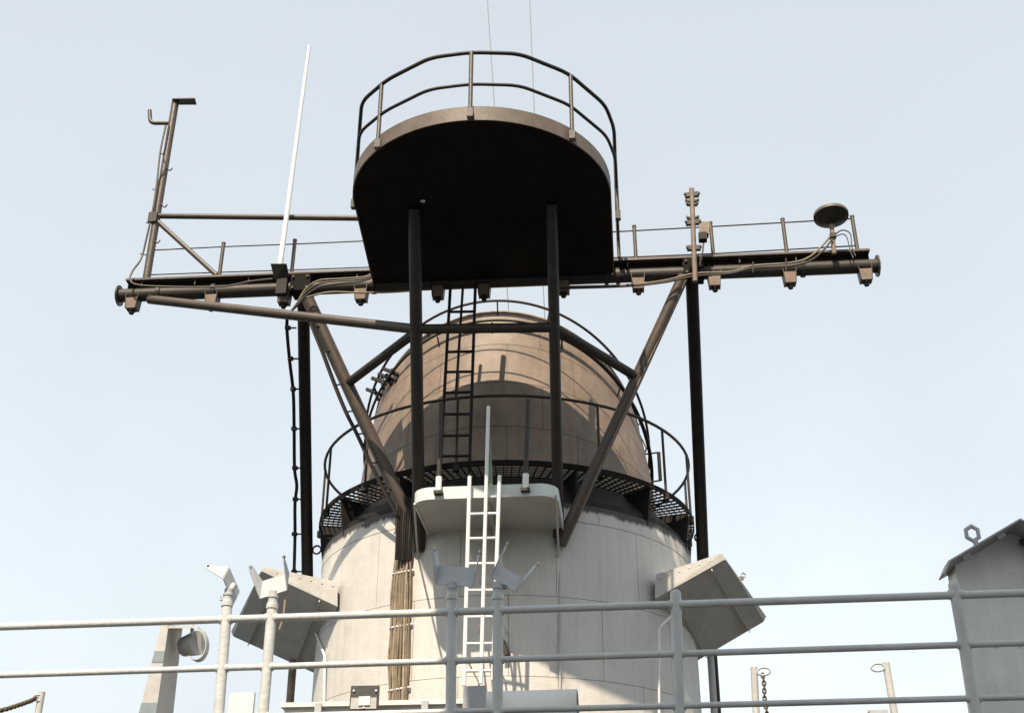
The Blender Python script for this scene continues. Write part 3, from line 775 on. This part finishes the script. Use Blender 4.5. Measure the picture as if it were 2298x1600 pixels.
# ------------------------------------------------------------------ cable bundle down the funnel
cb = thing('cable_bundle', 'thick bundle of straw brown cables tied down the funnel front', 'cable bundle', P(893, 1600, 16.0))
NCAB = 13
for k in range(NCAB):
    s = k/(NCAB-1) - 0.5
    path = []
    for (x, y, w) in ((905, 1245, 34), (903, 1285, 36), (900, 1340, 40), (898, 1405, 40), (896, 1480, 40), (894, 1548, 38), (892, 1610, 38)):
        xx = x + s*w*1.1 + random.uniform(-2.2, 2.2)
        q = P(xx, y, 16.2)
        q.y = AXV - math.sqrt(RL*RL - (q.x-AXU)**2) - 0.05 - 0.02*(k % 2)
        d = P(xx, y, q.y); path.append(d)
    tube('cable', smooth_path(path, 4), random.uniform(0.013, 0.018), random.choice((M_CABLE, M_CABLE2, M_CABLE, M_BCABLE)), cb, seg=8)
for k in range(8):
    s = k/7 - 0.5
    path = [P(912+s*40, 1115+8*abs(s), 16.0), P(908+s*36, 1165, 16.02), P(906+s*32, 1215, 16.06), P(905+s*33, 1256, 16.12)]
    tube('cable', smooth_path(path, 4), 0.019, M_BLACK if k % 3 else M_DBROWN, cb, seg=8)
for y, x, w in ((1168, 908, 30), (1283, 904, 38), (1404, 899, 42), (1545, 895, 40)):
    a, b = P(x-w/2-3, y+4, 16.1), P(x+w/2+4, y-3, 16.0)
    vv = AXV - math.sqrt(RL*RL - (a.x-AXU)**2) - 0.10
    a, b = P(x-w/2-4, y+5, vv+.04), P(x+w/2+4, y-4, vv-.06)
    tube('tie', [a+Vector((0, .07, 0)), a, lerp(a, b, .5)+Vector((0, -.015, 0)), b, b+Vector((0, .07, 0))], 0.014, M_WHITE if y > 1200 else M_BLACK, cb, seg=6)

# ------------------------------------------------------------------ foreground railing
ZT = CAM_Z + 2.60
ra, rb = PZ(-150, 1411, ZT), PZ(2420, 1326, ZT)
fr_ = thing('deck_railing', 'pale grey pipe railing of three rails crossing the foreground', 'railing', PZ(1014, 1600, DECK2))
rails_px = [((-150, 1411), (2420, 1326), 0.029), ((-150, 1519), (2420, 1438), 0.024), ((-150, 1626), (2420, 1560), 0.022)]
va, vb = ra.y, rb.y
def rail_v(px): return lerp(va, vb, (px+150)/2570)
RZ = [ZT]
for (p0, p1, r) in rails_px:
    a, b = P(*p0, va), P(*p1, vb)
    tube('rail', [a, b], r, M_RAIL, fr_, seg=14)
posts = [(511, 1345, 494, 1560), (612, 1350, 594, 1560), (1014, 1330, 1012, 1560), (1117, 1330, 1117, 1560), (1516, 1330, 1524, 1560), (2140, 1312, 2184, 1560)]
tops = []
for i, (x0, y0, x1, y1) in enumerate(posts):
    v = rail_v(x1)
    a, b = P(x0, y0, v), P(x1, y1, v)
    e = b + (b-a)*((b.z-DECK2)/(a.z-b.z))
    g = tube('post', [e, a], 0.040, M_RAIL, fr_, seg=16)
    tops.append(a)
    if i < 4:
        MB().lathe([(0.041, -0.06), (0.047, -0.055), (0.047, -0.02), (0.040, -0.015)], a, seg=16).build('collar', M_RAIL, g)
        MB().lathe([(0.036, 0.0), (0.036, 0.03), (0.042, 0.03), (0.042, 0.045), (0.034, 0.05), (0.034, 0.085), (0.001, 0.085)], a, seg=16).build('neck', M_VANE, g)
    else:
        MB().lathe([(0.040, 0.0), (0.036, 0.012), (0.022, 0.02), (0.001, 0.022)], a, seg=16).build('cap', M_RAIL, g)
    for (p0, p1, r) in rails_px:     # weld collars where the rails meet the post
        vv = P(lerp(p0[0], p1[0], (x1+150)/2570), lerp(p0[1], p1[1], (x1+150)/2570), v)
        MB().lathe([(r, -0.052), (r+0.010, -0.046), (r+0.010, 0.046), (r, 0.052)], on(a, e, lerp(p0[1], p1[1], (x1+150)/2570)), (P(*p1, vb)-P(*p0, va)), seg=12).build('weld_collar', M_RAIL, g)
# U-shaped sheet cradles on four posts
def cradle(label, base, w, n, ear=0.17, hh=0.18):
    t = thing('cradle_bracket', label, 'bracket', base)
    w = Vector(w); n = Vector(n).normalized()
    n = (n - w.normalized()*n.dot(w.normalized())).normalized()
    h = n.cross(w).normalized()*hh
    if h.z < 0: h = -h
    c = Vector(base) + h*0.36 + Vector((0, 0, 0.005))
    th = 0.007
    MB().prism([c-w/2-h/2, c+w/2-h/2, c+w/2+h/2, c-w/2+h/2], -n*th).build('back_plate', M_VANE, t)
    for sg in (-1, 1):
        q = c + w*0.5*sg; o = w.normalized()*sg
        pl = [q-h/2, q+h/2, q+h*0.82+n*ear*0.80+o*0.02, q+h*0.80+n*ear*0.95+o*0.03, q+h*0.66+n*ear+o*0.035, q+h*0.45+n*ear*0.85+o*0.03]
        e = MB().prism(pl, o*th).build('ear', M_VANE, t)
        MB().lathe([(0.005, -.006), (0.010, -.006), (0.010, .014), (0.005, .014)], q+h*0.68+n*ear*0.86+o*0.03, o, seg=8).build('eyelet', M_FRAME, e)
    m_ = MB(); m_.tube([Vector(base)+Vector((0, 0, -0.03)), c-n*0.03], 0.026, seg=10)
    m_.build('lug', M_VANE, t)
    return t
NK = Vector((0, 0, 0.075))
cradle('grey U-shaped cradle bracket turned sideways on the leftmost railing post', tops[0]+NK, (0.05, 0.17, -0.15), (-.95, -.15, .10), 0.2)
cradle('grey U-shaped cradle bracket on the second railing post in front of the left wedge platform', tops[1]+NK, (0.22, -.05, .045), (-.40, -.80, .30))
cradle('grey U-shaped cradle bracket on the railing post just left of the white ladder', tops[2]+NK+Vector((0.02, 0, 0)), (0.29, 0.0, -.03), (.12, -.90, .30))
cradle('grey U-shaped cradle bracket tilted on the railing post in front of the white ladder', tops[3]+NK+Vector((0.05, 0, 0)), (0.18, .06, -.11), (.45, -.70, .40), 0.2)

# ------------------------------------------------------------------ things standing behind the railing
VD = 10.6
dv_ = thing('boat_davit', 'pale grey box section davit arm with dark bands, standing left behind the railing', 'davit', P(350, 1600, VD))
def dq(x, y, v): return P(x, y, v)
f0 = [P(362, 1402, VD), P(378, 1402, VD), P(349, 1610, VD), P(309, 1610, VD)]
b0 = [P(392, 1404, VD+.5), P(436, 1408, VD+.5), P(392, 1610, VD+.5), P(330, 1610, VD+.5)]
down = lambda p, q: q + (q-p)*((q.z-DECK2)/(p.z-q.z))
fl, frr, bl, br = f0[0], f0[1], P(380, 1402, VD+.55), P(432, 1404, VD+.42)
fl2, fr2 = down(f0[0], f0[3]), down(f0[1], f0[2])
br_t = P(410, 1404, VD+.42); br_b = down(br_t, P(388, 1610, VD+.42))
bl_t = br_t + (fl-frr); bl_b = br_b + (fl2-fr2)
MB().hexa([fl2, fr2, br_b, bl_b, fl, frr, br_t, bl_t]).build('arm', M_LGREY, dv_)
for (y0, y1) in ((1460, 1486), (1576, 1600)):
    def fe(y, a, b): return on(a, b, y)
    o_ = Vector((0, -0.004, 0))
    c4 = [on(fl2, fl, y1)+o_, on(fr2, frr, y1)+o_, on(fr2, frr, y0)+o_, on(fl2, fl, y0)+o_]
    MB().prism(c4, (0, 0.003, 0)).build('band', M_MARK, dv_)
hx0 = P(378, 1404, VD-.02); 
MB().hexa([P(376, 1409, VD), P(436, 1409, VD), P(432, 1409, VD+.45), P(376, 1409, VD+.45), P(376, 1404, VD), P(436, 1404, VD), P(432, 1404, VD+.45), P(376, 1404, VD+.45)]).build('head_plate', M_LGREY, dv_)
tube('pin', [P(432, 1398, VD+.1), P(431, 1424, VD+.1)], 0.018, M_LGREY, dv_, seg=8)
dcn = P(440, 1443, VD+.22)
dax = Vector((1, -0.45, 0.1)).normalized()
MB().lathe([(0.001, -0.16), (0.09, -0.15), (0.105, -0.05), (0.115, 0.03), (0.001, 0.032)], dcn, dax, seg=28).build('sheave', M_LGREY, dv_)
arc = [P(438+25*math.cos(t_), 1442+38*math.sin(t_), VD+.12) for t_ in [R(a) for a in range(-80, 131, 14)]]
m = MB()
for i in range(len(arc)-1):
    a, b = arc[i], arc[i+1]; w_ = Vector((0.0, 0.09, 0.0)); nrm = (P(438, 1442, VD+.12)-a).normalized()*0.008
    nb = (P(438, 1442, VD+.12)-b).normalized()*0.008
    m.hexa([a, b, b+w_, a+w_, a+nrm, b+nb, b+w_+nb, a+w_+nrm])
m.build('guard_strap', M_LGREY, dv_)

rp = thing('rope_post', 'short grey post at the far left edge holding a rope', 'post', PZ(88, 1640, DECK2))
a = P(94, 1552, 11.5)
tube('stem', [Vector((P(88, 1600, 11.5).x, 11.5, DECK2)), a], 0.034, M_LGREY, rp, seg=14)
tube('lug', [P(90, 1558, 11.47), P(78, 1559, 11.45)], 0.008, M_LGREY, rp, seg=6); tube('lug', [P(90, 1572, 11.47), P(78, 1571, 11.45)], 0.008, M_LGREY, rp, seg=6)
rpt = smooth_path([P(80, 1565, 11.45), P(68, 1572, 11.4), P(40, 1582, 11.3), (P(0, 1594, 11.2)), P(-60, 1606, 11.1)], 10)
m = MB()
for k in range(3):
    pts = []
    for i, p in enumerate(rpt):
        ph = i*0.9 + k*2*PI/3
        pts.append(p + Vector((0, math.cos(ph)*0.012, math.sin(ph)*0.012)))
    m.tube(pts, 0.013, seg=6)
tag(m.build('mooring_rope', M_ROPE), 'twisted brown rope sagging from the post at the lower left edge', 'rope')

tag(MB().prism([P(516, 1554, 10.9), P(571, 1552, 10.9), Vector((P(571, 1552, 10.9).x, 10.9, DECK2)), Vector((P(516, 1554, 10.9).x, 10.9, DECK2))], (0, 0.05, 0)).build('notice_board', M_LID), 'blank pale board standing between the two left railing posts', 'board')

# long half-round cover
hc = thing('half_round_cover', 'short shaded half-round cover lying behind the railing right of the white ladder', 'cover', P(1190, 1640, 11.0))
VH = 11.0
cL, cR = P(1088, 1553, VH), P(1296, 1547, VH)
rad = 0.34
zc0 = cL.z - rad
L0 = Vector((cL.x, VH, zc0)); R0 = Vector((cR.x, VH, cR.z-rad))
m = MB(); vs = []; fs = []; ns = 20
for e_, c_ in enumerate((L0, R0)):
    for rr_ in (rad, rad-0.012):
        for j in range(ns+1):
            t_ = PI*j/ns; vs.append(c_ + Vector((0, -math.cos(t_)*rr_, math.sin(t_)*rr_)))
k = ns+1
fs = [(j, j+1, 2*k+j+1, 2*k+j) for j in range(ns)] + [(k+j, 3*k+j, 3*k+j+1, k+j+1) for j in range(ns)] + [(2*k+j, 2*k+j+1, 3*k+j+1, 3*k+j) for j in range(ns)] + [(j, k+j, k+j+1, j+1) for j in range(ns)]
m.add(vs, fs, True); m.build('shell', M_LID, hc)
m = MB(); 
for y_ in (-1, 1):
    m.hexa([Vector((L0.x, VH+y_*rad-.006, DECK2)), Vector((R0.x, VH+y_*rad-.006, DECK2)), Vector((R0.x, VH+y_*rad+.006, DECK2)), Vector((L0.x, VH+y_*rad+.006, DECK2)),
            Vector((L0.x, VH+y_*rad-.006, L0.z-.002)), Vector((R0.x, VH+y_*rad-.006, R0.z-.002)), Vector((R0.x, VH+y_*rad+.006, R0.z-.002)), Vector((L0.x, VH+y_*rad+.006, L0.z-.002))])
m.build('skirt', M_LID, hc)
MB().prism([L0+Vector((0.02, -math.cos(PI*j/ns)*(rad-.02), math.sin(PI*j/ns)*(rad-.02))) for j in range(ns+1)], (0.01, 0, 0)).build('end_cap', M_LID, hc)
MB().prism([R0+Vector((-0.12, -math.cos(PI*j/ns)*(rad-.02), math.sin(PI*j/ns)*(rad-.02))) for j in range(ns+1)], (0.01, 0, 0)).build('end_cap', M_FRAME, hc)

lk = thing('deck_locker', 'long low white locker behind the railing at the funnel foot, left of the ladder', 'locker', P(830, 1640, 11.0))
k0, k1 = P(640, 1576, 10.7), P(1036, 1566, 10.7)
zk = (k0.z+k1.z)/2
MB().box(((k0.x+k1.x)/2, 11.0, (DECK2+zk-.05)/2), k1.x-k0.x, 0.6, zk-.05-DECK2).build('body', M_LID, lk)
kl = MB().hexa([Vector((k0.x-.03, 10.66, zk-.05)), Vector((k1.x+.03, 10.66, zk-.05)), Vector((k1.x+.03, 11.34, zk-.05)), Vector((k0.x-.03, 11.34, zk-.05)),
    Vector((k0.x-.03, 10.66, zk-.01)), Vector((k1.x+.03, 10.66, zk-.01)), Vector((k1.x+.0, 11.30, zk+.05)), Vector((k0.x+.0, 11.30, zk+.05))]).build('lid', M_LID, lk)
for q_ in (0.2, 0.5, 0.8): MB().box((lerp(k0.x, k1.x, q_), 10.645, zk-.07), 0.06, 0.02, 0.09).build('latch', M_VANE, kl)
# framed fixture standing in front of it
fx = thing('framed_fixture', 'dark grey framed square fixture with pale centre plate in front of the white locker', 'fixture', P(816, 1600, 10.4))
VF = 10.4
def fq(x, y, d=0): return P(x, y, VF+d)
c4 = [fq(783, 1592), fq(847, 1591), fq(850, 1537), fq(788, 1538)]
MB().prism(c4, (0, 0.05, 0)).build('frame', M_FRAME, fx)
MB().prism([fq(786, 1590, -.008), fq(844, 1589, -.008), fq(845, 1564, -.008), fq(788, 1565, -.008)], (0, 0.007, 0)).build('lower_plate', M_LGREY, fx)
MB().prism([fq(804, 1582, -.02), fq(830, 1581, -.02), fq(831, 1561, -.02), fq(805, 1562, -.02)], (0, 0.011, 0)).build('centre_plate', M_WHITE, fx)
for x, y in ((794, 1549), (844, 1549), (816, 1587)):
    MB().lathe([(0.001, -.008), (0.009, -.006), (0.009, 0.01)], fq(x, y, -.008), (0, 1, 0), seg=8).build('screw', M_WHITE, fx)
tube('stand', [fq(816, 1590, .03), Vector((fq(816, 1590).x, VF+.03, DECK2))], 0.03, M_FRAME, fx, seg=10)
# grey sign panel at ladder foot
tag(MB().prism([P(1038, 1588, 10.55), P(1090, 1587, 10.55), P(1091, 1537, 10.55), P(1040, 1539, 10.55)], (0, 0.02, 0)).tube([P(1064, 1585, 10.57), Vector((P(1064, 1585, 10.57).x, 10.57, DECK2))], 0.02, seg=8).build('blank_panel', M_VANE), 'plain grey panel below the foot of the white ladder', 'panel')

# dark triangle standing in for a patch of shade on the funnel
tag(MB().prism([P(1128, 1432, 15.9), P(1142, 1466, 15.9), P(1128, 1470, 15.9)], (0.02, 0.10, 0)).build('gusset_plate', M_DBROWN), 'small dark triangular plate on the funnel right of the white ladder', 'plate')

# two ring posts on the right
def ring_post(label, xt, yt, xb, side, v):
    a = P(xt, yt, v); b = P(xb, 1600, v); e = b + (b-a)*((b.z-DECK2)/(a.z-b.z))
    t = thing('ring_post', label, 'post', e)
    tube('stem', [e, a], 0.034, M_LGREY, t, seg=14)
    MB().lathe([(0.034, 0), (0.028, 0.01), (0.001, 0.012)], a, seg=14).build('cap', M_LGREY, t)
    c = a + Vector((side*0.085, -0.02, -0.045))
    pts = []
    for j in range(18):
        t_ = 2*PI*j/18; pts.append(c + Vector((math.cos(t_)*0.062, 0, math.sin(t_)*0.036 + math.cos(t_)*0.004)))
    tube('ring', pts, 0.010, M_VANE, t, seg=8, closed=True)
    return c
c1 = ring_post('grey post with ring eye and hanging chain, right of the funnel', 1692, 1497, 1697, 1, 11.8)
c2 = ring_post('leaning grey post with a bare ring eye, near the ventilator', 1988, 1487, 2007, -1, 11.8)
ch = thing('hanging_chain', 'short rusty chain hanging from the ring of the left ring post', 'chain', c1)
link0 = None
for k in range(22):
    p = c1 + Vector((-0.01 + 0.004*math.sin(k*.8), 0, -0.04 - 0.036*k))
    ori = k % 2
    if k < 2:
        pts = []
        for j in range(12):
            t_ = 2*PI*j/12
            x_, z_ = math.cos(t_)*0.016, math.sin(t_)*0.027
            pts.append(Vector(c1) + (Vector((x_, 0, z_)) if ori == 0 else Vector((0, x_, z_))))
        o = tube('link', pts, 0.007, M_CHAIN, ch, seg=5, closed=True)
        if k == 0: link0 = o
        else: link1 = o
        o.location = p - c1
    else:
        copy_child(link0 if ori == 0 else link1, ch, p - c1)
tag(MB().box(P(1970, 1600, 11.8)+Vector((0, 0, -.03)), 0.17, 0.14, 0.10).box(Vector((P(1970, 1600, 11.8).x, 11.8, (DECK2+P(1970, 1600, 11.8).z)/2-.04)), 0.06, 0.06, P(1970, 1600, 11.8).z-DECK2-.08).build('bollard_head', M_VANE), 'low grey box head just peeking over the lower edge left of the leaning post', 'fitting')

# ventilator at the right edge
VV = 9.75
vt = thing('ventilator', 'grey steel ventilator housing with sloping lid at the right edge', 'ventilator', PZ(2260, 1640, DECK2))
bl_, apex = P(2147, 1292, VV), P(2300, 1200, VV)
dx = apex.x - bl_.x
foot = Vector((P(2194, 1600, VV).x, VV, P(2194, 1600, VV).z)); foot = foot + (foot-bl_)*((foot.z-DECK2)/(bl_.z-foot.z))
bx1 = apex.x + dx
L0_, L1_ = P(2134, 1258, VV-.30), P(2290, 1166, VV-.30)
lidz = lambda u_: L0_.z + (u_-L0_.x)*(L1_.z-L0_.z)/(L1_.x-L0_.x) - 0.002
apex = Vector((L1_.x, VV, lidz(L1_.x))); bl_ = Vector((bl_.x, VV, lidz(bl_.x))); dx = apex.x-bl_.x; bx1 = apex.x+dx
poly = [Vector((foot.x-0.0, VV, DECK2)), Vector((bx1, VV, DECK2)), Vector((bx1, VV, bl_.z)), apex, bl_]
MB().prism(poly, (0, 0.26, 0)).build('body', M_VENT, vt)
for y in (1345, 1465, 1585):
    q = P(2200, y, VV-.012)
lip = 0.09
a0, a1 = P(2134, 1258, VV-.30), P(2290, 1166, VV-.30)
sl_ = (a1-a0)
up = Vector((0, 0, 0.014))
lid = MB()
bk = Vector((0, 0.58, 0))
ak = a0 + (a1-a0)*0.10; lid.hexa([a0, a1, a1+bk, ak+bk, a0+up, a1+up, a1+bk+up, ak+bk+up])
lip0 = P(2120, 1288, VV-.30)
bs = Vector((0, 0.16, 0)); lid.hexa([lip0, a0, a0+bs, lip0+bs, lip0+Vector((-.012, 0, .006)), a0+Vector((-.012, 0, .012)), a0+bs+Vector((-.012, 0, .012)), lip0+bs+Vector((-.012, 0, .006))])
lid_o = lid.build('lid', M_LGREY, vt)
a2 = a1 + Vector((dx*1.2, 0, -(a1.z-a0.z)*1.05))
MB().hexa([a1, a2, a2+bk, a1+bk, a1+up, a2+up, a2+bk+up, a1+bk+up]).build('lid', M_LGREY, vt)
for k_ in (0.25, 0.75):             # lid hinges and front dogs
    q = lerp(a0, a1, k_) + Vector((0, 0.10, -0.02))
    MB().box(q, 0.07, 0.05, 0.035, Matrix.Rotation(-math.atan2(a1.z-a0.z, a1.x-a0.x), 3, 'Y')).build('hinge', M_VANE, vt)
for (x_, y_) in ((2235, 1330), (2235, 1450), (2235, 1560), (2290, 1330), (2290, 1450)):
    MB().lathe([(0.001, -.012), (0.012, -.010), (0.014, 0.004)], P(x_, y_, VV), (0, 1, 0), seg=8).build('bolt', M_VENT, vt)
ck = P(2182, 1197, VV+.05); cb_ = P(2193, 1226, VV+.05)
g = tube('clamp_screw', [cb_, lerp(cb_, ck, .5)], 0.022, M_VANE, vt, seg=10)
hexp = []
for j in range(6):
    t_ = 2*PI*j/6 + 0.5
    hexp.append(ck + Vector((math.cos(t_)*0.055, 0, math.sin(t_)*0.065)))
tube('clamp_handle', hexp, 0.017, M_VANE, g, seg=8, closed=True)
tube('side_pipe', bend([P(2290, 1216, VV-.05), P(2312, 1216, VV-.05), P(2330, 1330, VV-.05)], 0.05), 0.03, M_FRAME, vt, seg=8)

# ------------------------------------------------------------------ unseen slab and block, added to shade and dim the scene
wg = thing('added_shade_slab', 'added unseen grey slab on posts above the viewpoint, shading the right foreground', 'platform', (2.5, 1.0, 0))
MB().box((2.45, 4.0, 11.1), 9.5, 3.0, 0.16).build('deck_plate', M_LGREY, wg)  # added out of view, sized to cast shade over the right-hand railing
MB().box((2.45, 5.46, 10.86), 9.5, 0.08, 0.30).build('edge_beam', M_LGREY, wg)
for x in (-2.2, 7.0):
    tube('post', [Vector((x, 2.6, 0)), Vector((x, 2.6, 11.02))], 0.10, M_LGREY, wg, seg=14)
br = thing('added_sky_block', 'added unseen grey block behind the viewpoint, holding back sky light', 'light blocker', (0, -9, 0))
MB().box((0, -9, 5.5), 14, 9, 11.0).build('wall', M_LGREY, br)  # added out of view to cut the sky fill on front faces
MB().box((0, -9, 11.1), 14.6, 9.6, 0.2).build('roof', M_DECK, br)
for i in range(7):
    MB().box((-5.4+1.8*i, -4.49, 8.6), 1.2, 0.03, 0.8).build('window', M_BLACK, br)
